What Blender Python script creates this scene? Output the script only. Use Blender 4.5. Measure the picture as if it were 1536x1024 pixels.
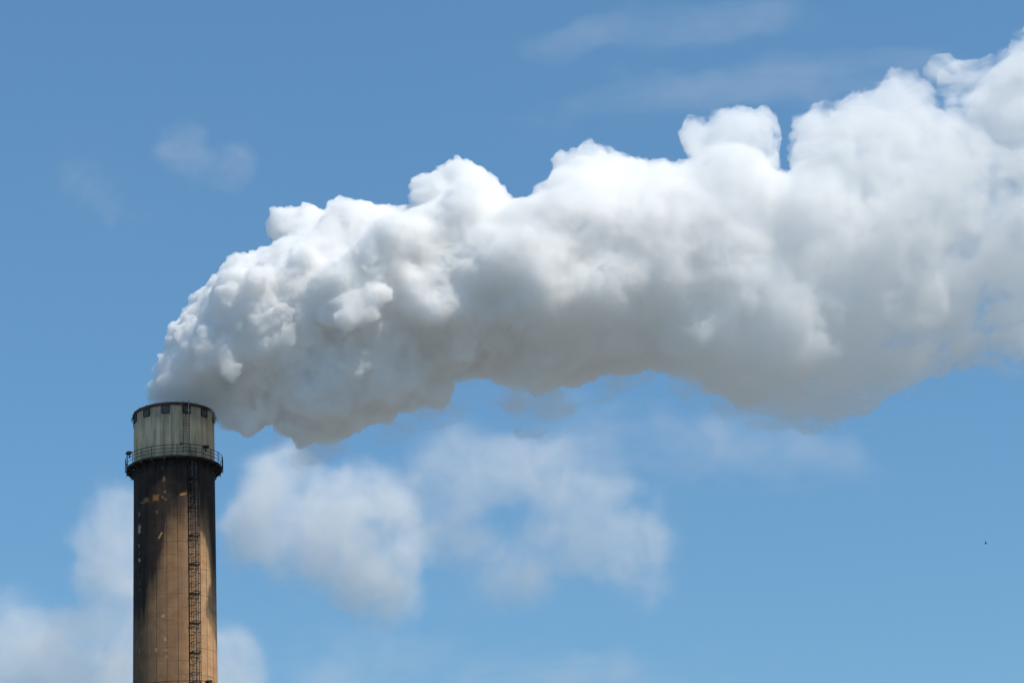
import bpy, bmesh, math, random
import numpy as np
from mathutils import Vector, Matrix

for o in list(bpy.data.objects):
    bpy.data.objects.remove(o)
SC = bpy.context.scene
COL = SC.collection
R = math.radians
random.seed(7)
RNG = np.random.default_rng(7)

# ------------------------------------------------------------------ camera
F_PX, W_PX, H_PX = 2987.0, 1536.0, 1024.0
PITCH, ROLL = R(20.9), R(-4.0)
CAM = Vector((0.0, 0.0, 1.6))
cam_data = bpy.data.cameras.new("camera")
cam_data.sensor_width = 36.0
cam_data.lens = 36.0 * F_PX / W_PX
cam_data.clip_start = 0.5
cam_data.clip_end = 60000.0
cam = bpy.data.objects.new("camera", cam_data)
COL.objects.link(cam)
cam.matrix_world = (Matrix.Translation(CAM) @ Matrix.Rotation(R(90) + PITCH, 4, 'X')
                    @ Matrix.Rotation(ROLL, 4, 'Z'))
SC.camera = cam

# ------------------------------------------------------------------ light
SUN_AZ, SUN_EL = R(55.0), R(54.0)      # azimuth from the camera's side round to the right
sun_dir = Vector((math.sin(SUN_AZ) * math.cos(SUN_EL), -math.cos(SUN_AZ) * math.cos(SUN_EL), math.sin(SUN_EL)))
sun_data = bpy.data.lights.new("sun", 'SUN')
sun_data.energy = 4.05
sun_data.angle = R(0.53)
sun_data.color = (1.0, 0.915, 0.78)
sun = bpy.data.objects.new("sun", sun_data)
COL.objects.link(sun)
sun.rotation_mode = 'QUATERNION'
sun.rotation_quaternion = sun_dir.to_track_quat('Z', 'Y')

world = bpy.data.worlds.new("World")
SC.world = world
world.use_nodes = True
wn, wl = world.node_tree.nodes, world.node_tree.links
wn.clear()
sky = wn.new('ShaderNodeTexSky')
sky.sky_type = 'NISHITA'
sky.sun_disc = False
sky.sun_elevation = SUN_EL
sky.sun_rotation = math.atan2(sun_dir.x, sun_dir.y)
sky.altitude = 0.0
sky.air_density = 1.5
sky.dust_density = 0.0
sky.ozone_density = 6.0
gam = wn.new('ShaderNodeGamma'); gam.inputs['Gamma'].default_value = 0.6
tint = wn.new('ShaderNodeMix'); tint.data_type = 'RGBA'; tint.blend_type = 'MULTIPLY'
tint.inputs['Factor'].default_value = 1.0
tint.inputs[7].default_value = (0.86, 1.42, 1.88, 1.0)
bg = wn.new('ShaderNodeBackground')
bg.inputs['Strength'].default_value = 0.12
wo = wn.new('ShaderNodeOutputWorld')
wl.new(sky.outputs[0], gam.inputs[0])
wl.new(gam.outputs[0], tint.inputs[6])
wl.new(tint.outputs[2], bg.inputs['Color'])
wl.new(bg.outputs[0], wo.inputs['Surface'])

SC.view_settings.view_transform = 'Standard'
SC.view_settings.look = 'None'
SC.view_settings.exposure = 0.0
SC.view_settings.gamma = 1.0
SC.view_settings.use_curve_mapping = False
SC.cycles.max_bounces = 60
SC.cycles.diffuse_bounces = 4
SC.cycles.glossy_bounces = 2
SC.cycles.transmission_bounces = 4
SC.cycles.volume_bounces = 56
SC.cycles.transparent_max_bounces = 64
SC.cycles.use_denoising = True
SC.cycles.use_adaptive_sampling = True
SC.cycles.adaptive_threshold = 0.05

# ------------------------------------------------------------------ helpers
def ray(px, py):
    X, Y = px - W_PX / 2, H_PX / 2 - py
    x = X * math.cos(ROLL) - Y * math.sin(ROLL)
    y = X * math.sin(ROLL) + Y * math.cos(ROLL)
    cp, sp = math.cos(PITCH), math.sin(PITCH)
    return Vector((x, F_PX * cp - y * sp, F_PX * sp + y * cp))

def at_y(px, py, Y):
    d = ray(px, py)
    return CAM + d * ((Y - CAM.y) / d.y)

DRIFT = math.tan(R(-2.0))              # the smoke blows to the right and a little nearer
def in_plume(px, py, near=0.0):
    """point of the upright plane along which the smoke drifts, near metres in front of it, and metres per pixel there"""
    d = ray(px, py)
    t = (Y0 - near - CAM.y - DRIFT * (AX.x - CAM.x)) / (d.y - DRIFT * d.x)
    return CAM + d * t, t

def mesh_from(name, verts, faces, smooth=True):
    me = bpy.data.meshes.new(name)
    v = np.asarray(verts, dtype=np.float32)
    f = np.asarray(faces, dtype=np.int32)
    n = f.shape[1]
    me.vertices.add(len(v)); me.vertices.foreach_set('co', v.ravel())
    me.loops.add(f.size); me.loops.foreach_set('vertex_index', f.ravel())
    me.polygons.add(len(f)); me.polygons.foreach_set('loop_start', np.arange(0, f.size, n, dtype=np.int32))
    me.update(calc_edges=True)
    me.polygons.foreach_set('use_smooth', np.full(len(f), smooth))
    me.validate()
    return me

def hash3(ix, iy, iz, k):
    h = (ix.astype(np.int64) * 374761393 + iy.astype(np.int64) * 668265263 + iz.astype(np.int64) * 2147483647 + k * 1274126177) & 0xffffffff
    h = ((h ^ (h >> 13)) * 1274126177) & 0xffffffff
    h = ((h ^ (h >> 16)) * 2246822519) & 0xffffffff
    h = h ^ (h >> 15)
    return (h & 0xffffff).astype(np.float64) / 0xffffff

def worley(P, scale, seed=0):
    """distance to the nearest feature point, about 0..1"""
    Q = P / scale
    I = np.floor(Q).astype(np.int64)
    best = np.full(len(P), 9.0)
    for dx in (-1, 0, 1):
        for dy in (-1, 0, 1):
            for dz in (-1, 0, 1):
                c = I + np.array([dx, dy, dz])
                f = np.stack([hash3(c[:, 0], c[:, 1], c[:, 2], seed * 3 + j) for j in range(3)], 1)
                best = np.minimum(best, ((c + f - Q) ** 2).sum(1))
    return np.sqrt(best)

def vnoise(P, scale, seed=0):
    Q = P / scale
    I = np.floor(Q).astype(np.int64); f = Q - I
    f = f * f * (3 - 2 * f)
    out = np.zeros(len(P))
    for dx in (0, 1):
        for dy in (0, 1):
            for dz in (0, 1):
                w = (f[:, 0] if dx else 1 - f[:, 0]) * (f[:, 1] if dy else 1 - f[:, 1]) * (f[:, 2] if dz else 1 - f[:, 2])
                out += w * hash3(I[:, 0] + dx, I[:, 1] + dy, I[:, 2] + dz, seed)
    return out * 2 - 1

def ico(sub):
    bm = bmesh.new()
    bmesh.ops.create_icosphere(bm, subdivisions=sub, radius=1.0)
    bm.verts.ensure_lookup_table()
    v = np.array([x.co[:] for x in bm.verts]); f = np.array([[q.index for q in x.verts] for x in bm.faces])
    bm.free()
    return v, f
ICO1, ICO2, ICO3 = ico(1), ico(2), ico(3)

def union_of_spheres(spheres, voxel):
    """one closed skin round all the balls (x, y, z, radius or three radii)"""
    V, Fc, n = [], [], 0
    for x, y, z, *r in spheres:
        v, f = ICO3 if max(r) > 4 else ICO2
        V.append(v * np.array(r) + np.array([x, y, z])); Fc.append(f + n); n += len(v)
    return resurface(np.concatenate(V), np.concatenate(Fc), voxel)

def resurface(verts, faces, voxel):
    """a clean closed skin of even quads round everything inside the given one"""
    me = mesh_from("skin", verts, faces)
    ob = bpy.data.objects.new("skin", me)
    COL.objects.link(ob)
    m = ob.modifiers.new("r", 'REMESH'); m.mode = 'VOXEL'; m.voxel_size = voxel
    dg = bpy.context.evaluated_depsgraph_get()
    ev = ob.evaluated_get(dg); em = ev.to_mesh()
    nv = len(em.vertices)
    v = np.empty(nv * 3, np.float32); em.vertices.foreach_get('co', v)
    nm = np.empty(nv * 3, np.float32); em.vertex_normals.foreach_get('vector', nm)
    lv = np.empty(len(em.loops), np.int32); em.loops.foreach_get('vertex_index', lv)
    ev.to_mesh_clear()
    bpy.data.objects.remove(ob); bpy.data.meshes.remove(me)
    return v.reshape(-1, 3).astype(np.float64), nm.reshape(-1, 3).astype(np.float64), lv.reshape(-1, 4)

def normals_of(v, f):
    a = np.cross(v[f[:, 2]] - v[f[:, 0]], v[f[:, 3]] - v[f[:, 1]])
    n = np.zeros_like(v)
    for k in range(4):
        for j in range(3):
            n[:, j] += np.bincount(f[:, k], weights=a[:, j], minlength=len(v))
    return n / np.maximum(np.linalg.norm(n, axis=1, keepdims=True), 1e-9)

def material(name):
    m = bpy.data.materials.new(name); m.use_nodes = True
    m.node_tree.nodes.clear()
    out = m.node_tree.nodes.new('ShaderNodeOutputMaterial')
    return m, m.node_tree.nodes, m.node_tree.links, out

class E:
    """a value in a node tree; arithmetic on it adds Math nodes"""
    def __init__(s, mat, sock): s.m, s.s = mat, sock
    def _op(s, op, *args, clamp=False):
        n = s.m.N.new('ShaderNodeMath'); n.operation = op; n.use_clamp = clamp
        for i, x in enumerate((s,) + args):
            if isinstance(x, E): s.m.L.new(x.s, n.inputs[i])
            else: n.inputs[i].default_value = float(x)
        return E(s.m, n.outputs[0])
    def __add__(s, o): return s._op('ADD', o)
    __radd__ = __add__
    def __sub__(s, o): return s._op('SUBTRACT', o)
    def __rsub__(s, o): return (s * -1.0) + o
    def __mul__(s, o): return s._op('MULTIPLY', o)
    __rmul__ = __mul__
    def __truediv__(s, o): return s._op('DIVIDE', o)
    def abs(s): return s._op('ABSOLUTE')
    def sat(s): return s._op('ADD', 0.0, clamp=True)
    def max(s, o): return s._op('MAXIMUM', o)
    def min(s, o): return s._op('MINIMUM', o)
    def pow(s, o): return s._op('POWER', o)
    def ramp(s, a, b, c=0.0, d=1.0, smooth=True):
        n = s.m.N.new('ShaderNodeMapRange'); n.interpolation_type = 'SMOOTHSTEP' if smooth else 'LINEAR'
        s.m.L.new(s.s, n.inputs['Value'])
        for k, x in zip(('From Min', 'From Max', 'To Min', 'To Max'), (a, b, c, d)): n.inputs[k].default_value = x
        return E(s.m, n.outputs[0])

class Mat:
    """a node material under construction"""
    def __init__(s, name):
        s.mat, s.N, s.L, s.out = material(name)
    def coords(s):
        tc = s.N.new('ShaderNodeTexCoord'); s.vec = tc.outputs['Object']
        sp = s.N.new('ShaderNodeSeparateXYZ'); s.L.new(s.vec, sp.inputs[0])
        s.x, s.y, s.z = (E(s, q) for q in sp.outputs)
        return s
    def vector(s, x, y, z):
        c = s.N.new('ShaderNodeCombineXYZ')
        for i, q in enumerate((x, y, z)):
            if isinstance(q, E): s.L.new(q.s, c.inputs[i])
            else: c.inputs[i].default_value = q
        return c.outputs[0]
    def noise(s, vec, scale, detail=4.0, rough=0.55, dist=0.0):
        n = s.N.new('ShaderNodeTexNoise'); s.L.new(vec, n.inputs['Vector'])
        n.inputs['Scale'].default_value = scale; n.inputs['Detail'].default_value = detail
        n.inputs['Roughness'].default_value = rough; n.inputs['Distortion'].default_value = dist
        return E(s, n.outputs[0])
    def mix(s, fac, a, b):
        n = s.N.new('ShaderNodeMix'); n.data_type = 'RGBA'
        for i, q in ((0, fac), (6, a), (7, b)):
            if isinstance(q, E): s.L.new(q.s, n.inputs[i])
            elif hasattr(q, 'is_linked'): s.L.new(q, n.inputs[i])
            else: n.inputs[i].default_value = q if i == 0 else (*q, 1.0)
        return n.outputs[2]
    def surface(s, color, rough=0.9, spec=0.25, metal=0.0, bump=None, bump_d=0.02, bump_s=1.0):
        b = s.N.new('ShaderNodeBsdfPrincipled')
        if hasattr(color, 'is_linked'): s.L.new(color, b.inputs['Base Color'])
        else: b.inputs['Base Color'].default_value = (*color, 1.0)
        b.inputs['Roughness'].default_value = rough
        b.inputs['Specular IOR Level'].default_value = spec
        b.inputs['Metallic'].default_value = metal
        if bump is not None:
            n = s.N.new('ShaderNodeBump'); n.inputs['Distance'].default_value = bump_d; n.inputs['Strength'].default_value = bump_s
            s.L.new(bump.s, n.inputs['Height']); s.L.new(n.outputs[0], b.inputs['Normal'])
        s.L.new(b.outputs[0], s.out.inputs['Surface'])
        return s.mat

def smoke_material(name, density, color=(1, 1, 1), mist=0.01, g=0.0, build=None):
    """scattering droplets: a volume, and a very thin veil on its skin"""
    m = Mat(name); m.coords()
    pv = m.N.new('ShaderNodeVolumePrincipled')
    pv.inputs['Color'].default_value = (*color, 1)
    pv.inputs['Anisotropy'].default_value = g
    if build is None:
        pv.inputs['Density'].default_value = density
    else:
        m.L.new((build(m) * density).s, pv.inputs['Density'])
    m.L.new(pv.outputs[0], m.out.inputs['Volume'])
    tr = m.N.new('ShaderNodeBsdfTransparent'); df = m.N.new('ShaderNodeBsdfDiffuse')
    df.inputs[0].default_value = (.9, .9, .9, 1)
    mx = m.N.new('ShaderNodeMixShader'); mx.inputs[0].default_value = mist
    m.L.new(tr.outputs[0], mx.inputs[1]); m.L.new(df.outputs[0], mx.inputs[2])
    m.L.new(mx.outputs[0], m.out.inputs['Surface'])
    return m.mat

def obj(name, me, mat=None, parent=None, label=None, cat=None, group=None, kind=None):
    if mat is not None: me.materials.append(mat)
    o = bpy.data.objects.new(name, me); COL.objects.link(o)
    if parent is not None: o.parent = parent
    for k, q in (('label', label), ('category', cat), ('group', group), ('kind', kind)):
        if q: o[k] = q
    return o

class MB:
    """collects boxes, bars, tubes and rings into one mesh"""
    def __init__(s): s.v, s.f = [], []
    def add(s, v, f):
        n = len(s.v); s.v += [tuple(q) for q in v]; s.f += [tuple(i + n for i in q) for q in f]; return s
    def prism(s, p, q, w, h, up=(0, 0, 1)):
        """bar from p to q, w wide and h high"""
        p, q = Vector(p), Vector(q); d = (q - p).normalized(); u = Vector(up)
        if abs(d.dot(u)) > .98: u = Vector((1, 0, 0))
        a = d.cross(u).normalized(); b = a.cross(d)
        c = [(-1, -1), (1, -1), (1, 1), (-1, 1)]
        v = [e + a * (i * w / 2) + b * (j * h / 2) for e in (p, q) for i, j in c]
        return s.add(v, [(3, 2, 1, 0), (4, 5, 6, 7)] + [(i, (i + 1) % 4, 4 + (i + 1) % 4, 4 + i) for i in range(4)])
    def tube(s, p, q, r, n=8, r2=None):
        p, q = Vector(p), Vector(q); d = (q - p).normalized(); u = Vector((0, 0, 1))
        if abs(d.dot(u)) > .98: u = Vector((1, 0, 0))
        a = d.cross(u).normalized(); b = a.cross(d)
        cs = [(math.cos(2 * math.pi * i / n), math.sin(2 * math.pi * i / n)) for i in range(n)]
        v = [p + (a * x + b * y) * r for x, y in cs] + [q + (a * x + b * y) * (r if r2 is None else r2) for x, y in cs]
        return s.add(v, [tuple(range(n - 1, -1, -1)), tuple(range(n, 2 * n))] + [(i, (i + 1) % n, n + (i + 1) % n, n + i) for i in range(n)])
    def path(s, pts, r, n=8, closed=False):
        k = len(pts)
        for i in range(k if closed else k - 1): s.tube(pts[i], pts[(i + 1) % k], r, n)
        return s
    def lathe(s, prof, n=96, closed=True):
        """profile of (radius, z) turned about the z axis"""
        k = len(prof); v = []
        for i in range(n):
            a = 2 * math.pi * i / n
            v += [(r * math.sin(a), -r * math.cos(a), z) for r, z in prof]
        f = [(i * k + j, ((i + 1) % n) * k + j, ((i + 1) % n) * k + (j + 1) % k, i * k + (j + 1) % k)
             for i in range(n) for j in range(k if closed else k - 1)]
        return s.add(v, f)
    def build(s, name, mat, parent=None, smooth=False, **kw):
        me = bpy.data.meshes.new(name); me.from_pydata(s.v, [], s.f); me.update()
        if smooth:
            for p in me.polygons: p.use_smooth = True
            me.set_sharp_from_angle(angle=R(35))
        return obj(name, me, mat, parent, **kw)

# ------------------------------------------------------------------ ground
m = Mat("ground_soil").coords()
n1 = m.noise(m.vec, .02, 8)
gmat = m.surface(m.mix(n1.ramp(.35, .65), (.13, .135, .12), (.25, .25, .24)), bump=m.noise(m.vec, 1.5, 6), bump_d=.1)
MB().add([(-15000, -15000, 0), (15000, -15000, 0), (15000, 15000, 0), (-15000, 15000, 0)], [(0, 1, 2, 3)]).build("ground", gmat, kind='structure')

# ------------------------------------------------------------------ chimney
AX = at_y(261.2, 622.5, 186.0)         # centre of the chimney mouth
Y0 = AX.y
CH_ROT = -math.atan2(AX.x, AX.y)
RAD = 3.92
DIST = math.hypot(AX.x, AX.y)

def z_at(py, r):
    """height of the point seen at picture row py on the side facing the camera, r metres from the axis"""
    px = 261.2 + 2.2 * (py - 622) / 400
    d = ray(px, py); n = Vector((AX.x, AX.y, 0)) / DIST
    return CAM.z + d.z * ((DIST - r) / d.dot(n))

def pol(a, r, z):
    return Vector((r * math.sin(R(a)), -r * math.cos(R(a)), z))

Z_TOP = AX.z
Z_FLOOR = z_at(683.0, 4.6)
Z_FLOOR2 = z_at(1020.5, 4.72) - 1.08
chimney = bpy.data.objects.new("chimney", None); COL.objects.link(chimney)
chimney.location = (AX.x, AX.y, 0); chimney.rotation_euler = (0, 0, CH_ROT)
chimney['label'] = "tall round concrete chimney with sooty shaft, pale top band and railed gallery"
chimney['category'] = "chimney"

# -- concrete of the shaft: tan, with formwork joints, soot from the top and chipped spots
m = Mat("shaft_concrete").coords()
ang = E(m, m.N.new('ShaderNodeMath').outputs[0]); nd = ang.s.node; nd.operation = 'ARCTAN2'
m.L.new(m.x.s, nd.inputs[0]); m.L.new((m.y * -1.0).s, nd.inputs[1])
deg = ang * (180 / math.pi)
arc = ang * RAD
zt = m.z - Z_FLOOR                                       # 0 at the gallery, negative below
sv = m.vector(arc, 0.0, m.z * 0.05)
streak = m.noise(sv, 2.2, 5, .6)
streak_w = m.noise(m.vector(arc, 3.0, m.z * 0.03), .55, 4, .55)
blot = m.noise(m.vector(arc, m.z, 0.0), .9, 6, .6)
fine = m.noise(m.vector(arc, m.z * .25, 0.0), 14.0, 5, .65)
col = m.mix(blot.ramp(.3, .7), (.42, .225, .108), (.62, .36, .182))
col = m.mix(streak.ramp(.42, .72) * .45, col, (.25, .155, .09))
col = m.mix(fine.ramp(.45, .8) * .35, col, (.28, .2, .14))
# joints every 15 degrees and lifts every 1.25 m
jd = ((deg + (-4.0 + 360.0)) / 15.0)._op('FRACT')
joint = (jd - .5).abs().ramp(.468, .492)                 # the joint lies at fraction 0
lift = ((m.z / 1.27)._op('FRACT') - .5).abs().ramp(.47, .498)
lift_n = m.noise(m.vector(arc * .3, m.z * .8, 7.0), 1.0, 2).ramp(.42, .62)
lift = lift * lift_n
panel_n = m.N.new('ShaderNodeTexWhiteNoise'); panel_n.noise_dimensions = '2D'
m.L.new(m.vector(((deg + 356.0) / 15.0)._op('FLOOR'), (m.z / 5.1)._op('FLOOR'), 0.0), panel_n.inputs['Vector'])
panel = E(m, panel_n.outputs['Value'])
col = m.mix(panel.ramp(0, 1, 0, .28, False), col, (.27, .19, .125))
board = ((m.z / .42)._op('FRACT') - .5).abs().ramp(.40, .5)
col = m.mix(board * blot.ramp(.35, .7) * .28, col, (.22, .155, .10))
col = m.mix((joint * .75 + lift * .5).sat(), col, (.10, .068, .045))
# soot, hanging lower on the side away from the sun
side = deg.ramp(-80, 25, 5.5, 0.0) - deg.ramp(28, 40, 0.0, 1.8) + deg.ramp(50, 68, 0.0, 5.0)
soot_edge = (streak_w - .5) * 9.0 + (streak - .5) * 5.0 - 6.6 - side
soot = (zt - soot_edge).ramp(-6.0, 2.6)
soot = (soot + joint * .25 * soot.ramp(0, .3) + deg.ramp(-80, 5, .92, 0.0, False) * streak_w.ramp(.2, .8, 1.0, .8)).sat()  # left side darkened at every height: soot plus shade painted into the colour
sootcol = m.mix(streak.ramp(.35, .7), (.012, .011, .012), (.034, .026, .023))
sootcol = m.mix((fine * blot.ramp(.3, .7)).ramp(.2, .6) * .4, sootcol, (.055, .042, .035))
col = m.mix(soot * .97, col, sootcol)
# light spots where the soot has come off: angle, picture row, width, height (metres), strength
wob = m.noise(m.vector(arc, m.z, 1.0), 3.2, 4, .6) - .5
wob2 = m.noise(m.vector(arc, m.z, 9.0), 3.2, 4, .6) - .5
CHIPS = [(-14.5, 717, .22, .62, .8), (-12.5, 737, .18, .22, .8), (-16, 744.5, .2, .2, .9), (-13, 748.5, .24, .28, .9), (-27, 746, .62, .62, .75),
         (-43, 748.5, .7, .42, .7), (-50, 752, .7, .3, .6), (-25.5, 767, .22, .35, .6), (12.2, 741, .62, .22, 1.0), (-14.8, 825, .3, .16, .6),
         (-16.5, 701, .2, .3, .35)]
PALE = [(-58.5, 769, .16, .34, .35), (-58.5, 792.5, .34, .85, .6), (-58.3, 817, .14, .3, .5), (-58, 839, .2, .4, .6), (-17, 923, .4, .3, .9),
        (-13.3, 957.5, .26, .2, .9), (-26.2, 973, .34, .34, .6), (-11.3, 974, .2, .2, .6), (-11, 983.5, .26, .28, .7), (11, 1013.5, .2, .3, .4)]
def spot(a, row, w, h, s_):
    z0 = z_at(row, RAD * math.cos(R(a))); a0 = R(a) * RAD
    u = ((arc - a0 + wob * .75) / (w / 2 / max(.5, math.cos(R(a)) ** .5))).abs(); v = ((m.z - z0 + wob2 * .7) / (h / 2)).abs()
    return u.max(v).ramp(1.3, .45, 0.0, 1.0) * s_
ch = None
for c in CHIPS: ch = spot(*c) if ch is None else ch.max(spot(*c))
col = m.mix(ch * blot.ramp(.25, .5), col, (.36, .165, .05))
pl = None
for c in PALE: pl = spot(*c) if pl is None else pl.max(spot(*c))
# the diagonal chip
a0, z0 = R(-20) * RAD, z_at(802, RAD * .94)
du, dv = arc - a0, m.z - z0
pl2 = ((du * .86 - dv * .5).abs() / .10).max((du * .5 + dv * .86).abs() / .36).ramp(1.15, .7)
col = m.mix(pl2, col, (.36, .19, .07))
# lime run down one joint
run = ((deg + 57.2).abs()).ramp(.9, .25) * m.noise(m.vector(3.0, 0.0, m.z), 1.1, 5, .7).ramp(.5, .62) * zt.ramp(-7, -10) * .55
col = m.mix(run.max(pl), col, (.62, .52, .40))
left_tone = deg.ramp(8, 34, 1.0, 0.0) * streak_w.ramp(.2, .8, .75, 1.0)  # darker brown left of the ladder, slightly streaked
col = m.mix(left_tone * (1.0 - soot) * .68, col, (.10, .055, .032))
bump = fine * .4 + blot * .4 - joint * 1.6 - lift * .8
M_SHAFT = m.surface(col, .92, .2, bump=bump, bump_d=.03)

m = Mat("cap_concrete").coords()
ang = E(m, m.N.new('ShaderNodeMath').outputs[0]); nd = ang.s.node; nd.operation = 'ARCTAN2'
m.L.new(m.x.s, nd.inputs[0]); m.L.new((m.y * -1.0).s, nd.inputs[1])
arc = ang * RAD
st = m.noise(m.vector(arc, 0.0, m.z * .10), 1.6, 6, .62)
st2 = m.noise(m.vector(arc, 5.0, m.z * .06), 4.0, 4, .6)
bl = m.noise(m.vector(arc, m.z * .6, 0.0), .8, 6, .6)
fi = m.noise(m.vector(arc, m.z * .4, 0.0), 9.0, 5, .65)
col = m.mix(st.ramp(.36, .66), (.38, .285, .185), (.66, .515, .345))
col = m.mix(bl.ramp(.45, .75) * .55, col, (.32, .285, .20))
col = m.mix(st2.ramp(.54, .70) * .6, col, (.13, .125, .085))
zc = m.z - Z_TOP
col = m.mix((zc + (st2 - .5) * 3.0 + (bl - .5) * 1.5).ramp(-2.6, -.2) * .45, col, (.11, .115, .105))
col = m.mix(fi.ramp(.55, .8) * .3, col, (.16, .15, .12))
cj = ((arc / (RAD * R(15)) + .27)._op('FRACT') - .5).abs().ramp(.47,.493)
col = m.mix(cj * .45, col, (.10, .095, .07))
M_CAP = m.surface(col, .9, .25, bump=fi * .5 + bl * .5 - cj, bump_d=.02)

m = Mat("weathered_steel").coords()
nz = m.noise(m.vec, 3.0, 6, .6)
M_STEEL = m.surface(m.mix(nz.ramp(.4, .7), (.010, .010, .011), (.032, .024, .02)), .7, .35)
m = Mat("rusty_rim").coords()
nz = m.noise(m.vec, 2.0, 6, .6)
M_RIM = m.surface(m.mix(nz.ramp(.4, .65), (.035, .028, .026), (.11, .06, .04)), .8, .3)
m = Mat("galvanised_steel").coords()
nz = m.noise(m.vec, 4.0, 5, .6)
M_GALV = m.surface(m.mix(nz.ramp(.35, .7), (.15, .145, .14), (.06, .05, .045)), .55, .5)
m = Mat("bright_zinc").coords(); M_ROD = m.surface(m.mix(m.noise(m.vec, 4.0, 3), (.42, .42, .41), (.28, .27, .25)), .5, .5)

# -- shaft and cap: open tubes with a real bore
N_SEG = 120
Z_SEAM = Z_FLOOR - .05
# slightly wider towards the ground
shaft = MB().lathe([(RAD - .005, Z_SEAM), (RAD, Z_SEAM - .25), (RAD + .02, Z_FLOOR2), (RAD + 1.1, 0), (RAD + .3, 0), (RAD - .45, Z_SEAM - .3), (RAD - .45, Z_SEAM)], N_SEG)
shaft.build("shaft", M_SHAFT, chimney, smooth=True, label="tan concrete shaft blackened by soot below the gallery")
cap = MB().lathe([(RAD, Z_SEAM + .003), (RAD, Z_TOP - .30), (RAD - .5, Z_TOP - .30), (RAD - .5, Z_SEAM + .003)], N_SEG)
cap_o = cap.build("top_band", M_CAP, chimney, smooth=True, label="pale grey green streaked concrete band at the chimney mouth")
rim = MB().lathe([(RAD + .06, Z_TOP - .32), (RAD + .09, Z_TOP - .26), (RAD + .09, Z_TOP - .02), (RAD + .05, Z_TOP), (RAD - .55, Z_TOP), (RAD - .55, Z_TOP - .297), (RAD + .05, Z_TOP - .297)], N_SEG)
for k in range(24):
    a = k * 15 + 3
    rim.prism(pol(a, RAD - .3, Z_TOP + .02), pol(a, RAD + .11, Z_TOP + .015), .08, .035)
    rim.prism(pol(a, RAD + .11, Z_TOP + .03), pol(a, RAD + .11, Z_TOP - .33), .09, .05)
rim.build("rim", M_RIM, chimney, label="dark rusty metal rim")
for a in (-88, -80, 80, 88):
    c = pol(a, RAD + .12, Z_TOP - .45); o_ = pol(a, RAD + .26, Z_TOP - .5); e = pol(a, RAD + .1, Z_TOP - .78)
    MB().path([pol(a, RAD + .08, Z_TOP - .2), c, o_, e, pol(a, RAD - .02, Z_TOP - .8)], .035, 6).build("lightning_bracket", M_STEEL, chimney)
# vents under the rim
def vent(a):
    v = MB(); z0, z1, w = Z_TOP - 1.12, Z_TOP - .345, .74
    c0, c1 = pol(a, RAD + .012, z0), pol(a, RAD + .012, z1); t = Vector((math.cos(R(a)), math.sin(R(a)), 0))
    nrm_ = Vector((math.sin(R(a)), -math.cos(R(a)), 0))
    for sx in (-1, 1):
        v.prism(c0 + t * (sx * w / 2), c1 + t * (sx * w / 2), .07, .10, nrm_)
    v.prism(c0 - t * (w / 2), c0 + t * (w / 2), .10, .07)
    v.prism(c1 - t * (w / 2), c1 + t * (w / 2), .10, .07)
    fr = v.build("vent", M_STEEL, cap_o)
    g_ = MB()
    for i in range(9):
        zz = z0 + .06 + i * (z1 - z0 - .12) / 8
        g_.add([pol(a, RAD + .055, zz - .03) - t * .33, pol(a, RAD + .055, zz - .03) + t * .33, pol(a, RAD + .006, zz + .05) + t * .33, pol(a, RAD + .006, zz + .05) - t * .33,
                pol(a, RAD + .050, zz - .04) - t * .33, pol(a, RAD + .050, zz - .04) + t * .33, pol(a, RAD + .001, zz + .04) + t * .33, pol(a, RAD + .001, zz + .04) - t * .33],
               [(0, 1, 2, 3), (7, 6, 5, 4), (0, 4, 5, 1), (1, 5, 6, 2), (2, 6, 7, 3), (3, 7, 4, 0)])
    v2 = MB().add(g_.v, g_.f)
    for q in (v2,):
        fr.data.materials.append(M_SLAT)
        me = fr.data; nv0, nf0 = len(me.vertices), len(me.polygons)
        bm = bmesh.new(); bm.from_mesh(me)
        vs = [bm.verts.new(c) for c in q.v]
        for fc in q.f:
            f_ = bm.faces.new([vs[i] for i in fc]); f_.material_index = 1
        bm.to_mesh(me); bm.free()
m = Mat("slat_metal").coords(); M_SLAT = m.surface(m.mix(m.noise(m.vec, 5.0, 4).ramp(.4, .7), (.10, .105, .11), (.17, .17, .165)), .6, .4)
for a in (-101.5, -72, -42, -12, 17.7, 47.3, 76.5, 106):
    vent(a)

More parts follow.
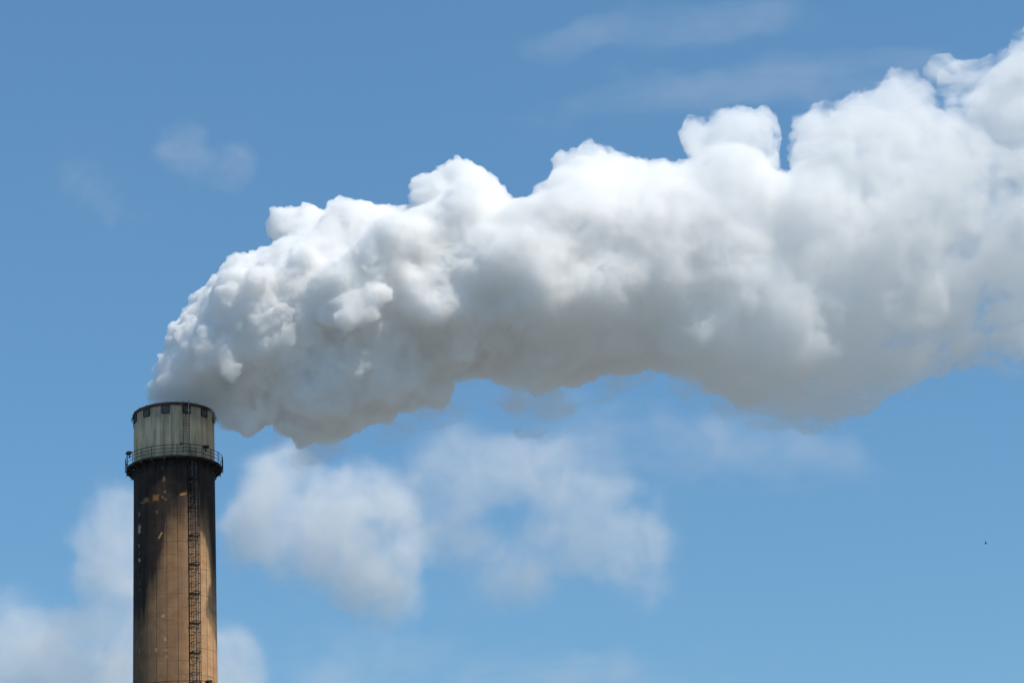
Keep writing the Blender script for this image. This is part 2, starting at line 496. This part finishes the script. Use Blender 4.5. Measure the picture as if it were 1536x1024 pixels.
# -- galleries
def gallery(zf, ladder_a, half):
    FL_R = 4.60
    fl = MB().lathe([(RAD + .03, zf - .06), (RAD + .03, zf), (FL_R, zf), (FL_R + .03, zf + .06), (FL_R + .05, zf + .06), (FL_R + .05, zf - .14), (FL_R - .03, zf - .14), (FL_R - .03, zf - .06)], 96)
    fl.lathe([(RAD + .02, zf - .80), (RAD + .09, zf - .80), (RAD + .09, zf - .66), (RAD + .02, zf - .66)], 96)
    g = fl.build("gallery", M_STEEL, chimney)
    def rr(a):
        return FL_R + .12 if not (ladder_a - half <= a <= ladder_a + half) else FL_R + .42
    angs = [3 + 15 * k for k in range(24)]
    angs = [a if a <= 180 else a - 360 for a in angs]
    for a in angs:
        p = MB().prism(pol(a, rr(a), zf - .32), pol(a, rr(a), zf + 1.1), .065, .065)
        p.prism(pol(a, FL_R - .1, zf - .14), pol(a, rr(a) + .02, zf - .14), .06, .1)
        p.build("post", M_STEEL, g)
        b = MB()
        b.prism(pol(a, RAD, zf - .13), pol(a, FL_R + .02, zf - .13), .08, .12)
        b.prism(pol(a, RAD + .02, zf - .80), pol(a, FL_R - .12, zf - .18), .07, .09)
        b.prism(pol(a, RAD + .05, zf - 1.0), pol(a, RAD + .05, zf - .1), .12, .08)
        b.prism(pol(a, RAD + .36, zf - .6), pol(a, RAD + .36, zf - .15), .05, .05)
        b.build("bracket", M_STEEL, g)
    # straight rails from post to post, with a bay standing out round the ladder
    fine_a = sorted(angs + [ladder_a - half - 1, ladder_a - half, ladder_a + half, ladder_a + half + 3.5])
    for dz, r in ((1.08, .032), (.74, .026), (.40, .026)):
        MB().path([pol(a, rr(a), zf + dz) for a in fine_a], r, 6, True).build("handrail", M_STEEL, g)
    return g

def floodlight(a, zf, parent, tilt):
    t = Vector((math.cos(R(a)), math.sin(R(a)), 0))
    b = MB().tube(pol(a, 4.76, zf + .62), pol(a, 4.76, zf + 1.0), .035, 8)
    b.prism(pol(a, 4.76, zf + .78) - t * .1, pol(a, 4.76, zf + .78) + t * .12, .1, .12)
    fl_ = b.build("floodlight", M_STEEL, parent)
    c = pol(a, 4.84, zf + 1.02); out_ = Vector((math.sin(R(a)), -math.cos(R(a)), 0))
    h = MB(); dn = (t * tilt + Vector((0, 0, -.35))).normalized()
    up_ = Vector((0, 0, 1))
    L_ = t * .30; W_ = out_ * .22
    top = [c + (-L_) + W_ + up_ * .16, c + L_ * .9 + W_ + up_ * .22, c + L_ * .9 - W_ + up_ * .22, c - L_ - W_ + up_ * .16]
    bot = [c + (-L_ * .75) + W_ * .8 - up_ * .04, c + L_ * .6 + W_ * .8 - up_ * .06, c + L_ * .6 - W_ * .8 - up_ * .06, c - L_ * .75 - W_ * .8 - up_ * .04]
    h.add(top + bot, [(0, 1, 2, 3), (7, 6, 5, 4), (0, 4, 5, 1), (1, 5, 6, 2), (2, 6, 7, 3), (3, 7, 4, 0)])
    h.build("lamp_head", M_STEEL, fl_)

g1 = gallery(Z_FLOOR, 22, 12.5)
floodlight(38.5, Z_FLOOR, chimney, -.4)
floodlight(-64, Z_FLOOR, chimney, .4)
g2 = gallery(Z_FLOOR2, 27, 10)
floodlight(39, Z_FLOOR2, chimney, -.4)

# -- ladder on the top band
LA = 16.3
t = Vector((math.cos(R(LA)), math.sin(R(LA)), 0))
ld = MB()
for sx in (-1, 1):
    ld.prism(pol(LA, RAD + .2, Z_FLOOR + .45) + t * (sx * .29), pol(LA, RAD + .2, Z_TOP + .12) + t * (sx * .29), .07, .05)
z = Z_FLOOR + .6
while z < Z_TOP:
    ld.tube(pol(LA, RAD + .2, z) - t * .29, pol(LA, RAD + .2, z) + t * .29, .014, 6); z += .29
for z in np.arange(Z_FLOOR + .8, Z_TOP, 1.3):
    for sx in (-1, 1): ld.prism(pol(LA, RAD, z) + t * (sx * .29), pol(LA, RAD + .2, z) + t * (sx * .29), .05, .05)
ld.build("ladder", M_STEEL, chimney, label="dark steel ladder up the top band")
rod = MB().tube(pol(19.3, RAD + .26, Z_TOP - 1.35), pol(19.3, RAD + .26, Z_TOP + .16), .032, 8)
rod.tube(pol(19.3, RAD + .26, Z_TOP + .16), pol(19.3, RAD + .26, Z_TOP + .26), .03, 8, .004)
rod.prism(pol(19.3, RAD + .25, Z_TOP - .85) - t * .3, pol(19.3, RAD + .25, Z_TOP - .85) + t * .2, .04, .04)
rod.prism(pol(19.3, RAD, Z_TOP - 1.2), pol(19.3, RAD + .28, Z_TOP - 1.2), .04, .05)
rod.build("lightning_rod", M_ROD, chimney)
box_ = MB().prism(pol(9.7, RAD - .01, Z_FLOOR + 1.42), pol(9.7, RAD + .09, Z_FLOOR + 1.42), .16, .16)
box_.build("junction_box", M_RIM, chimney)

# -- caged ladder down the shaft
LB = 27.0
t = Vector((math.cos(R(LB)), math.sin(R(LB)), 0)); o_ = Vector((math.sin(R(LB)), -math.cos(R(LB)), 0))
def lp(u, d, z): return pol(LB, RAD + d, z) + t * u
ZA, ZB = Z_FLOOR2 + .1, Z_FLOOR + 1.0
lad = MB()
for sx in (-1, 1):
    lad.prism(lp(sx * .22, .2, ZA), lp(sx * .22, .2, ZB), .06, .05)
z = ZA + .2
while z < ZB:
    lad.tube(lp(-.22, .2, z), lp(.22, .2, z), .013, 6); z += .29
for z in np.arange(ZA + .5, ZB - 1, 1.42):
    lad.prism(lp(-.4, .0, z), lp(-.22, .2, z), .05, .06); lad.prism(lp(.4, .0, z), lp(.22, .2, z), .05, .06)
lad_o = lad.build("ladder", M_GALV, chimney, label="long galvanised ladder down the shaft")
cg = MB()
def hoop(z, drop, r):
    pts = []
    for k in range(11):
        q = math.pi * k / 10
        pts.append(lp(-.42 * math.cos(q), .22 + .62 * math.sin(q) ** .7, z - drop * math.sin(q)))
    cg.path(pts, r, 6)
z = Z_FLOOR - 2.0; i = 0
while z > ZA + .3:
    if i % 3 == 0:
        hoop(z, 0.0, .036)
        cg.prism(lp(-.55, .04, z - .06), lp(.5, .04, z - .06), .08, .09)
        for u in (-.48, .40): cg.prism(lp(u, 0, z - .05), lp(u, .34, z - .05), .07, .09)
        cg.prism(lp(-.42, .3, z - .05), lp(.42, .3, z - .05), .05, .05)
    else:
        hoop(z, .12, .021)
    z -= .94; i += 1
for k in (1.2, 3.2, 5, 6.8, 8.8):
    q = math.pi * k / 10
    cg.prism(lp(-.42 * math.cos(q), .22 + .62 * math.sin(q) ** .7, ZA + .3), lp(-.42 * math.cos(q), .22 + .62 * math.sin(q) ** .7, Z_FLOOR - 1.9), .035, .02, o_)
cg.build("safety_cage", M_STEEL, lad_o)
con = MB().tube(lp(-.52, .05, ZA), lp(-.52, .05, Z_FLOOR - .1), .03, 6)
con.tube(lp(.47, .05, ZA), lp(.47, .05, Z_FLOOR - .1), .022, 6)
con.build("cable_conduit", M_STEEL, chimney)

# ------------------------------------------------------------------ bird
bp = ray(1479, 815); BP = CAM + bp * (170.0 / F_PX)
m = Mat("dark_feathers").coords(); M_BIRD = m.surface(m.mix(m.noise(m.vec, 20.0, 3), (.03, .03, .035), (.08, .075, .07)), .8, .2)
bv, bf = ICO2
sx = np.array([.055, .19, .05]); bvv = bv * sx
bvv[:, 0] *= 1 - .45 * np.clip(-bv[:, 1], 0, 1) ; bvv[:, 2] *= 1 - .4 * np.clip(-bv[:, 1], 0, 1)
bb = MB().add(bvv, [tuple(q) for q in bf])
bb.add(ICO1[0] * .035 + np.array([0, .19, .025]), [tuple(q) for q in ICO1[1]])
bb.add([(-.02, .225, .02), (.02, .225, .02), (0, .265, .015), (0, .225, .035)], [(0, 1, 2), (1, 3, 2), (3, 0, 2), (0, 3, 1)])
bb.add([(-.03, -.16, 0), (.03, -.16, 0), (.05, -.29, .005), (-.05, -.29, .005), (-.03, -.16, .012), (.03, -.16, .012), (.05, -.29, .012), (-.05, -.29, .012)],
       [(3, 2, 1, 0), (4, 5, 6, 7), (0, 1, 5, 4), (1, 2, 6, 5), (2, 3, 7, 6), (3, 0, 4, 7)])
for sg in (-1, 1):
    P_ = [(.03, .09, .02), (.03, -.07, .02), (.2, -.06, .13), (.21, .10, .14), (.36, -.06, .20), (.35, -.01, .205)]
    for dz in (0, .01): bb.v += [(sg * x, y, z_ + dz) for x, y, z_ in P_]
    n = len(bb.v) - 12
    for q in ((0, 1, 2, 3), (3, 2, 4, 5)):
        bb.f += [tuple(n + i for i in (q if sg > 0 else q[::-1])), tuple(n + 6 + i for i in (q[::-1] if sg > 0 else q))]
    for a_, b_ in ((0, 1), (1, 2), (2, 4), (4, 5), (5, 3), (3, 0)):
        bb.f.append((n + a_, n + b_, n + 6 + b_, n + 6 + a_))
bird = bb.build("bird", M_BIRD, label="tiny dark bird flying alone in the clear blue sky", cat="bird")
bird.location = BP; bird.rotation_euler = (.1, .25, R(65)); bird.scale = (.62,) * 3

# ------------------------------------------------------------------ smoke plume
TOP = [(222,596),(216,585),(225,565),(243,535),(262,490),(278,458),(300,440),(322,412),(343,382),(372,375),(412,371),(398,350),(397,328),
 (415,312),(440,307),(470,308),(490,322),(497,292),(520,298),(545,299),(575,304),(600,313),(622,312),(614,298),(614,272),(640,248),(665,236),
 (700,230),(722,242),(735,262),(742,276),(765,286),(780,318),(800,316),(798,292),(812,272),(826,260),(826,228),(845,222),(862,226),(885,207),
 (908,216),(930,228),(948,238),(985,234),(1010,238),(1035,244),(1026,222),(1017,193),(1026,176),(1060,170),(1090,160),(1105,154),(1122,162),
 (1140,156),(1160,162),(1172,178),(1171,205),(1168,255),(1180,262),(1184,215),(1182,182),(1205,172),(1228,152),(1252,150),(1262,142),(1285,128),(1310,118),(1335,98),(1360,96),
 (1385,112),(1420,138),(1455,185),(1490,235),(1530,215),(1580,190),(1640,180)]
BOT = [(1640,560),(1536,540),(1490,520),(1450,548),(1400,545),(1365,560),(1330,575),(1295,585),(1285,622),(1250,622),(1220,602),(1195,622),
 (1160,600),(1110,610),(1080,596),(1045,585),(1020,560),(985,556),(950,556),(915,560),(880,580),(850,585),(815,598),(770,588),(735,572),(700,565),
 (678,572),(676,606),(655,614),(620,612),(590,628),(550,640),(520,660),(492,664),(465,667),(442,657),(430,638),(415,625),(398,642),(372,655),(345,648),(322,640),(306,622),(300,645),(234,645),(221,612)]
OUT = np.array(TOP + BOT, float)

def inside_and_dist(P, poly):
    a, b = poly, np.roll(poly, -1, 0)
    d = np.full(len(P), 1e9); ins = np.zeros(len(P), bool)
    for p, q in zip(a, b):
        e = q - p; w = P - p
        t = np.clip((w @ e) / (e @ e), 0, 1)
        d = np.minimum(d, np.hypot(*(w - t[:, None] * e).T))
        c = ((p[1] <= P[:, 1]) != (q[1] <= P[:, 1]))
        xx = p[0] + (P[:, 1] - p[1]) / (q[1] - p[1] + 1e-12) * e[0]
        ins ^= c & (P[:, 0] < xx)
    return ins, d

def blobs_in(poly, step=7.0, rmin=7.0, keep=0.62, dmax=9e9):
    lo, hi = poly.min(0), poly.max(0)
    gx, gy = np.meshgrid(np.arange(lo[0], hi[0], step), np.arange(lo[1], hi[1], step))
    P = np.stack([gx.ravel(), gy.ravel()], 1)
    P += RNG.uniform(-.3, .3, P.shape) * step
    ins, d = inside_and_dist(P, poly)
    P, d = P[ins & (d > rmin)], np.minimum(d[ins & (d > rmin)], dmax)
    o = np.argsort(-d); P, d = P[o], d[o]
    alive = np.ones(len(P), bool); out = []
    for i in range(len(P)):
        if not alive[i]:
            continue
        out.append((P[i, 0], P[i, 1], d[i]))
        dd = np.hypot(*(P - P[i]).T)
        alive &= ~(dd + d * keep < d[i])
        alive[i] = False
    return out

PXM = 198.0 / F_PX

def blob_spheres(poly, dmax=9e9, jitter=.3, **kw):
    out = []
    for px, py, r in blobs_in(poly, dmax=dmax, **kw):
        p, k = in_plume(px, py, RNG.uniform(-jitter, jitter) * r * PXM)
        out.append((p.x, p.y, p.z, r * k))
    return out

def billow(v, nrm, f, octaves, seed=0, bias=.55, gain=1.0):
    for k, (sc_, amp) in enumerate(octaves):
        w = worley(v + .45 * sc_ * np.stack([vnoise(v, sc_, seed + k * 7 + j) for j in range(3)], 1), sc_, seed + k)
        v = v + nrm * (amp * gain * (bias - w))[:, None]
        nrm = normals_of(v, f)
    return v, nrm

def billows(lobes, push, size, n, sub):
    out = []
    for px, py, r, near in lobes:
        c, k_ = in_plume(px, py, near * push); c = np.array(c); r *= k_ * size
        for k in range(n):
            d = RNG.normal(size=3) * np.array([1.0, .6, 1.0]); d /= np.linalg.norm(d)
            q = c + d * r * RNG.uniform(.2, .75)
            s_ = r * RNG.uniform(.35, .62)
            out.append((*q, s_))
            for j in range(sub):
                e = RNG.normal(size=3); e[1] = -abs(e[1]); e /= np.linalg.norm(e)
                out.append((*(q + e * s_ * .9), s_ * RNG.uniform(.22, .45)))
    return out

def relax(v, f, w, n):
    """smooth the skin where w is 1"""
    e = np.concatenate([f[:, [i, (i + 1) % 4]] for i in range(4)])
    cnt = np.maximum(np.bincount(e[:, 0], minlength=len(v)), 1)
    for _ in range(n):
        a = np.stack([np.bincount(e[:, 0], weights=v[e[:, 1], j], minlength=len(v)) / cnt for j in range(3)], 1)
        v = v + (a - v) * (w * .6)[:, None]
    return v

# billows that bulge out of the near side: picture column, row, radius, metres in front of the middle
SOFT = [(300,495,34,6),(345,455,40,8),(430,560,46,6),(470,470,40,9),(535,420,50,10),(600,380,60,9),(640,450,50,9),(590,560,56,6),(700,320,56,7),(720,400,56,10),(700,520,44,6),(785,375,54,9),(915,335,56,9.5),(765,335,40,5),(820,430,50,9),
 (850,320,66,8),(880,420,56,9),(950,440,56,9),(840,500,56,6),(990,330,66,8),(1090,260,60,7),(1110,390,60,8),(1040,500,56,6),(1230,330,70,8),(1260,450,56,7),
 (1250,540,44,5),(1400,240,70,8),(1420,400,60,7),(1500,330,60,8)]
CRISP = [(298,492,22,7),(318,512,26,8),(335,535,24,8.4),(352,556,18,8.6),(285,515,18,6.6),(310,545,20,7.6),(345,515,18,8.4),(275,540,16,6),(360,420,30,8.5),(395,428,34,9.5),(420,460,24,9.5),(540,470,32,11.5),(515,450,30,11.0),(560,440,24,12),(492,478,18,10.5),(430,505,20,9.5),(450,400,30,9),
 (345,628,20,1.5),(372,632,22,2.5),(398,618,18,3),(436,634,27,1),(462,643,33,1),(495,640,28,1.5),(525,632,24,2.5),(570,615,22,2),(610,598,20,2),(650,590,20,1)]
v, nrm, f = union_of_spheres(blob_spheres(OUT, dmax=115, jitter=.35) + billows([q for q in SOFT if q[1] < 475 and q[0] < 900], .85, 1.15, 9, 3) + billows([q for q in SOFT if q[1] < 475 and q[0] >= 900], .7, 1.15, 9, 3) + billows([q for q in SOFT if q[1] >= 475], .5, 1.15, 9, 3), 0.34)
off = np.abs((v[:, 1] - Y0) - DRIFT * (v[:, 0] - AX.x))
w = np.clip((off - 1.5) / 3.0, 0, 1)
v = relax(v, f, w, 95)
nrm = normals_of(v, f)
swell = vnoise(v, 6.5, 5) * 1.1 + vnoise(v, 3.0, 6) * .5
v = v + nrm * (swell * w)[:, None]
nrm = normals_of(v, f)
v, nrm = billow(v, nrm, f, ((7.0, .7), (3.4, .55)))
cv = union_of_spheres(billows(CRISP, .85, 1.0, 9, 5), .3)
v, nrm, f = resurface(np.concatenate([v, cv[0]]), np.concatenate([f, cv[2] + len(v)]), 0.23)
off = np.abs((v[:, 1] - Y0) - DRIFT * (v[:, 0] - AX.x))
gain = 1.0 - .32 * np.clip((off - 2.5) / 5.0, 0, 1)
v, nrm = billow(v, nrm, f, ((2.3, .85), (1.1, .58)), 40, gain=gain)
v, nrm, f = resurface(v, f, 0.16)
v, nrm = billow(v, nrm, f, ((.6, .40),), 60)
print("plume", len(v))
X_A, X_B = AX.x, in_plume(1536, 400)[0].x
def plume_density(m):
    n = m.noise(m.vec, .30, 3.0, .62)
    torn = m.x.ramp(X_A + 25, X_B - 3, .30, -.55)
    u = m.x.ramp(X_A + 6, X_B, 1.0, .30, False).pow(2.1)
    zb, zt_ = in_plume(1400, 610)[0].z, in_plume(1400, 400)[0].z
    torn = torn - m.x.ramp(in_plume(1080, 500)[0].x, X_B) * m.z.ramp(zb, zt_, 1.0, 0.0) * .75
    born = (m.z - Z_TOP).ramp(0.0, 7.0).max((m.x - (AX.x + 4.5)).ramp(0.0, 4.5))
    return (torn + (1.0 - torn) * n.ramp(.30, .60)).max(0.0) * u * (born * .9 + .1)
M_SMOKE = smoke_material("smoke", 3.1, color=(.994, .9932, .9915), build=plume_density)
M_SMOKE.cycles.volume_step_rate = .11
me = mesh_from("smoke_plume", v, f)
plume = obj("smoke_plume", me, M_SMOKE, label="thick white smoke plume streaming right from the chimney mouth", cat="smoke")

def wisp(poly, density, thr, scale, seed, dmax=60, label=None, stretch=1.0):
    sp = blob_spheres(np.array(poly, float), dmax=dmax, jitter=.5, step=9.0, rmin=8.0)
    v, nrm, f = union_of_spheres(sp, .4)
    v, nrm = billow(v, nrm, f, ((4.0, 1.2), (1.8, .7), (.8, .3)), seed)
    def dens(m):
        mp = m.N.new('ShaderNodeVectorMath'); mp.operation = 'MULTIPLY_ADD'; m.L.new(m.vec, mp.inputs[0]); mp.inputs[1].default_value = (.55, 1.0, 1.0); mp.inputs[2].default_value = (seed * 13.7, 0, 0)
        n = m.noise(mp.outputs[0], scale, 4, .55, .9)
        return n.ramp(thr, thr + .22)
    mt = smoke_material("thin_smoke", density, build=dens, mist=.004)
    mt.cycles.volume_step_rate = .2
    return obj("wisp", mesh_from("wisp", v, f), mt, plume, label=label)
wisp([(214,605),(222,572),(246,528),(268,486),(300,470),(330,560),(320,612),(300,606)], .45, .34, .5, 1, label="grey thin smoke just leaving the mouth")
wisp([(640,560),(700,540),(800,560),(900,540),(1000,540),(985,575),(930,590),(880,610),(850,640),(810,660),(775,655),(755,620),(720,600),(690,625),(640,625)], .42, .46, .20, 2, label="torn grey smoke under the plume")
wisp([(1080,560),(1200,540),(1330,520),(1450,500),(1600,480),(1600,560),(1500,545),(1420,560),(1350,590),(1300,630),(1240,632),(1180,632),(1110,625)], .45, .42, .18, 3, label="torn grey smoke under the far end of the plume")
wisp([(1380,112),(1402,84),(1412,80),(1440,84),(1462,96),(1490,84),(1520,56),(1560,20),(1640,-30),(1640,300),(1536,280),(1470,240),(1420,170)], .75, .44, .26, 4, dmax=70, label="ragged upper edge of the plume")

wisp([(430,630),(520,640),(600,612),(680,585),(700,625),(640,650),(590,665),(520,690),(460,706),(425,690),(395,668),(410,640)], .5, .47, .24, 5, label="frayed lower fringe of the plume")
wisp([(1000,540),(1090,590),(1180,590),(1290,600),(1400,535),(1536,520),(1560,575),(1400,590),(1310,640),(1190,655),(1080,630),(1000,590)], .42, .47, .20, 6, label="frayed lower fringe of the plume")

# ------------------------------------------------------------------ clouds far behind
def at_depth(px, py, d):
    return CAM + ray(px, py) * (d / F_PX)

def cloud(name, label, lobes, depth, tau, feat, thr=.5, k=1.6, stretch=(1, 1, 1), thick=.8, color=(1, 1, 1), cat="cloud", seed=0, edge=1.15, warp=1.8):
    s_ = depth / F_PX
    org = at_depth(lobes[0][0], lobes[0][1], depth)
    L3 = []
    for px, py, rx, ry in lobes:
        c = at_depth(px, py, depth) - org
        L3.append((c, (rx * s_, max(rx, ry) * thick * s_, ry * s_)))
    sp = [(c.x, c.y, c.z, *(q * 1.38 for q in r)) for c, r in L3]
    v, nrm, f = union_of_spheres(sp, min(r[2] for _, r in L3) / 7.0)
    def dens(m):
        tot = None
        wn_ = m.N.new('ShaderNodeTexNoise'); m.L.new(m.vec, wn_.inputs['Vector'])
        wn_.inputs['Scale'].default_value = .55 / (feat * s_); wn_.inputs['Detail'].default_value = 3.0
        cen = m.N.new('ShaderNodeVectorMath'); cen.operation = 'SUBTRACT'; m.L.new(wn_.outputs['Color'], cen.inputs[0]); cen.inputs[1].default_value = (.5, .5, .5)
        mul = m.N.new('ShaderNodeVectorMath'); mul.operation = 'MULTIPLY_ADD'; m.L.new(cen.outputs[0], mul.inputs[0])
        mul.inputs[1].default_value = (warp * feat * s_ / stretch[0], warp * feat * s_, warp * feat * s_ / stretch[2]); m.L.new(m.vec, mul.inputs[2])
        for c, r in L3:
            a = m.N.new('ShaderNodeVectorMath'); a.operation = 'SUBTRACT'; m.L.new(mul.outputs[0], a.inputs[0]); a.inputs[1].default_value = c
            b = m.N.new('ShaderNodeVectorMath'); b.operation = 'DIVIDE'; m.L.new(a.outputs[0], b.inputs[0]); b.inputs[1].default_value = r
            d = m.N.new('ShaderNodeVectorMath'); d.operation = 'DOT_PRODUCT'; m.L.new(b.outputs[0], d.inputs[0]); m.L.new(b.outputs[0], d.inputs[1])
            q = (1.0 - E(m, d.outputs['Value'])).max(0.0)
            tot = q if tot is None else tot + q
        tot = tot.min(1.0)
        sc = m.N.new('ShaderNodeVectorMath'); sc.operation = 'MULTIPLY'; m.L.new(m.vec, sc.inputs[0]); sc.inputs[1].default_value = stretch
        of = m.N.new('ShaderNodeVectorMath'); of.operation = 'ADD'; m.L.new(sc.outputs[0], of.inputs[0]); of.inputs[1].default_value = (seed * 517.3, seed * 91.0, 0)
        n = m.noise(of.outputs[0], 1.0 / (feat * s_), 6, .58, .5)
        return (tot * edge).min(1.0) * ((tot - 1.0) * .55 + .5 + (n - .5) * k).ramp(thr - .40, thr + .65)
    r_med = sorted(r[1] for _, r in L3)[len(L3) // 2]
    mt = smoke_material(name + "_vapour", tau / (2 * r_med), color=color, build=dens, mist=.002)
    mt.cycles.volume_step_rate = .4
    o = obj(name, mesh_from(name, v, f), mt, label=label, cat=cat)
    o.location = org
    return o

cloud("cloud", "large soft white cloud hanging just right of the chimney under the plume",
      [(455,760,125,105),(420,735,100,95),(520,820,120,100),(580,880,75,85),(560,730,110,70),(610,800,80,80),(380,790,70,70)], 1500, 3.4, 66, thr=.38, k=1.9, seed=1)
cloud("cloud", "broad ragged pale cloud under the middle of the plume, torn by blue gaps",
      [(700,690,135,76),(840,710,145,95),(910,790,130,100),(955,855,95,85),(790,850,140,90),(660,775,105,85)], 1700, 2.4, 64, thr=.40, k=1.9, seed=2)
cloud("cloud", "tall grey white cloud rising behind the lower chimney shaft",
      [(40,970,170,110),(175,830,85,110),(215,920,110,120),(250,1010,170,90),(120,1000,140,120),(340,1000,90,80),(150,780,70,70),(190,870,80,120)], 1600, 3.0, 72, thr=.38, k=1.9, seed=3)
cloud("cirrus", "thin veil of high cloud across the top of the sky above the plume",
      [(980,45,230,45),(1120,15,240,55),(880,60,150,30)], 5000, .5, 90, thr=.44, stretch=(.35, .6, 1.6), seed=4, cat="cloud", thick=.25)
cloud("cirrus", "second faint streak of high cloud just over the highest plume billows",
      [(960,150,220,55),(1180,120,280,50),(1350,95,180,40)], 5000, .6, 90, thr=.44, stretch=(.3, .6, 1.6), seed=5, cat="cloud", thick=.25)
cloud("cloud", "faint lone wisp of cloud in the open blue left of the plume",
      [(300,235,95,60),(270,215,60,40),(350,250,60,40)], 2500, .5, 55, thr=.50, k=2.2, seed=6)
cloud("cloud", "barely visible thin streak of cloud left of the lone wisp",
      [(110,245,50,55),(150,290,60,50),(200,330,50,45)], 2500, .32, 40, thr=.50, seed=7)
cloud("cloud", "long thin veil of low haze below the right half of the plume",
      [(1020,660,240,70),(1220,690,200,50),(820,640,140,60)], 2600, 1.1, 110, thr=.44, stretch=(.6, .6, 1.2), seed=8, thick=.3)
cloud("cloud", "low thin veil of cloud along the bottom of the sky",
      [(700,1010,300,80),(960,1020,260,60),(480,1000,160,80)], 2600, 1.1, 110, thr=.44, stretch=(.6, .6, 1.2), seed=9, thick=.3)
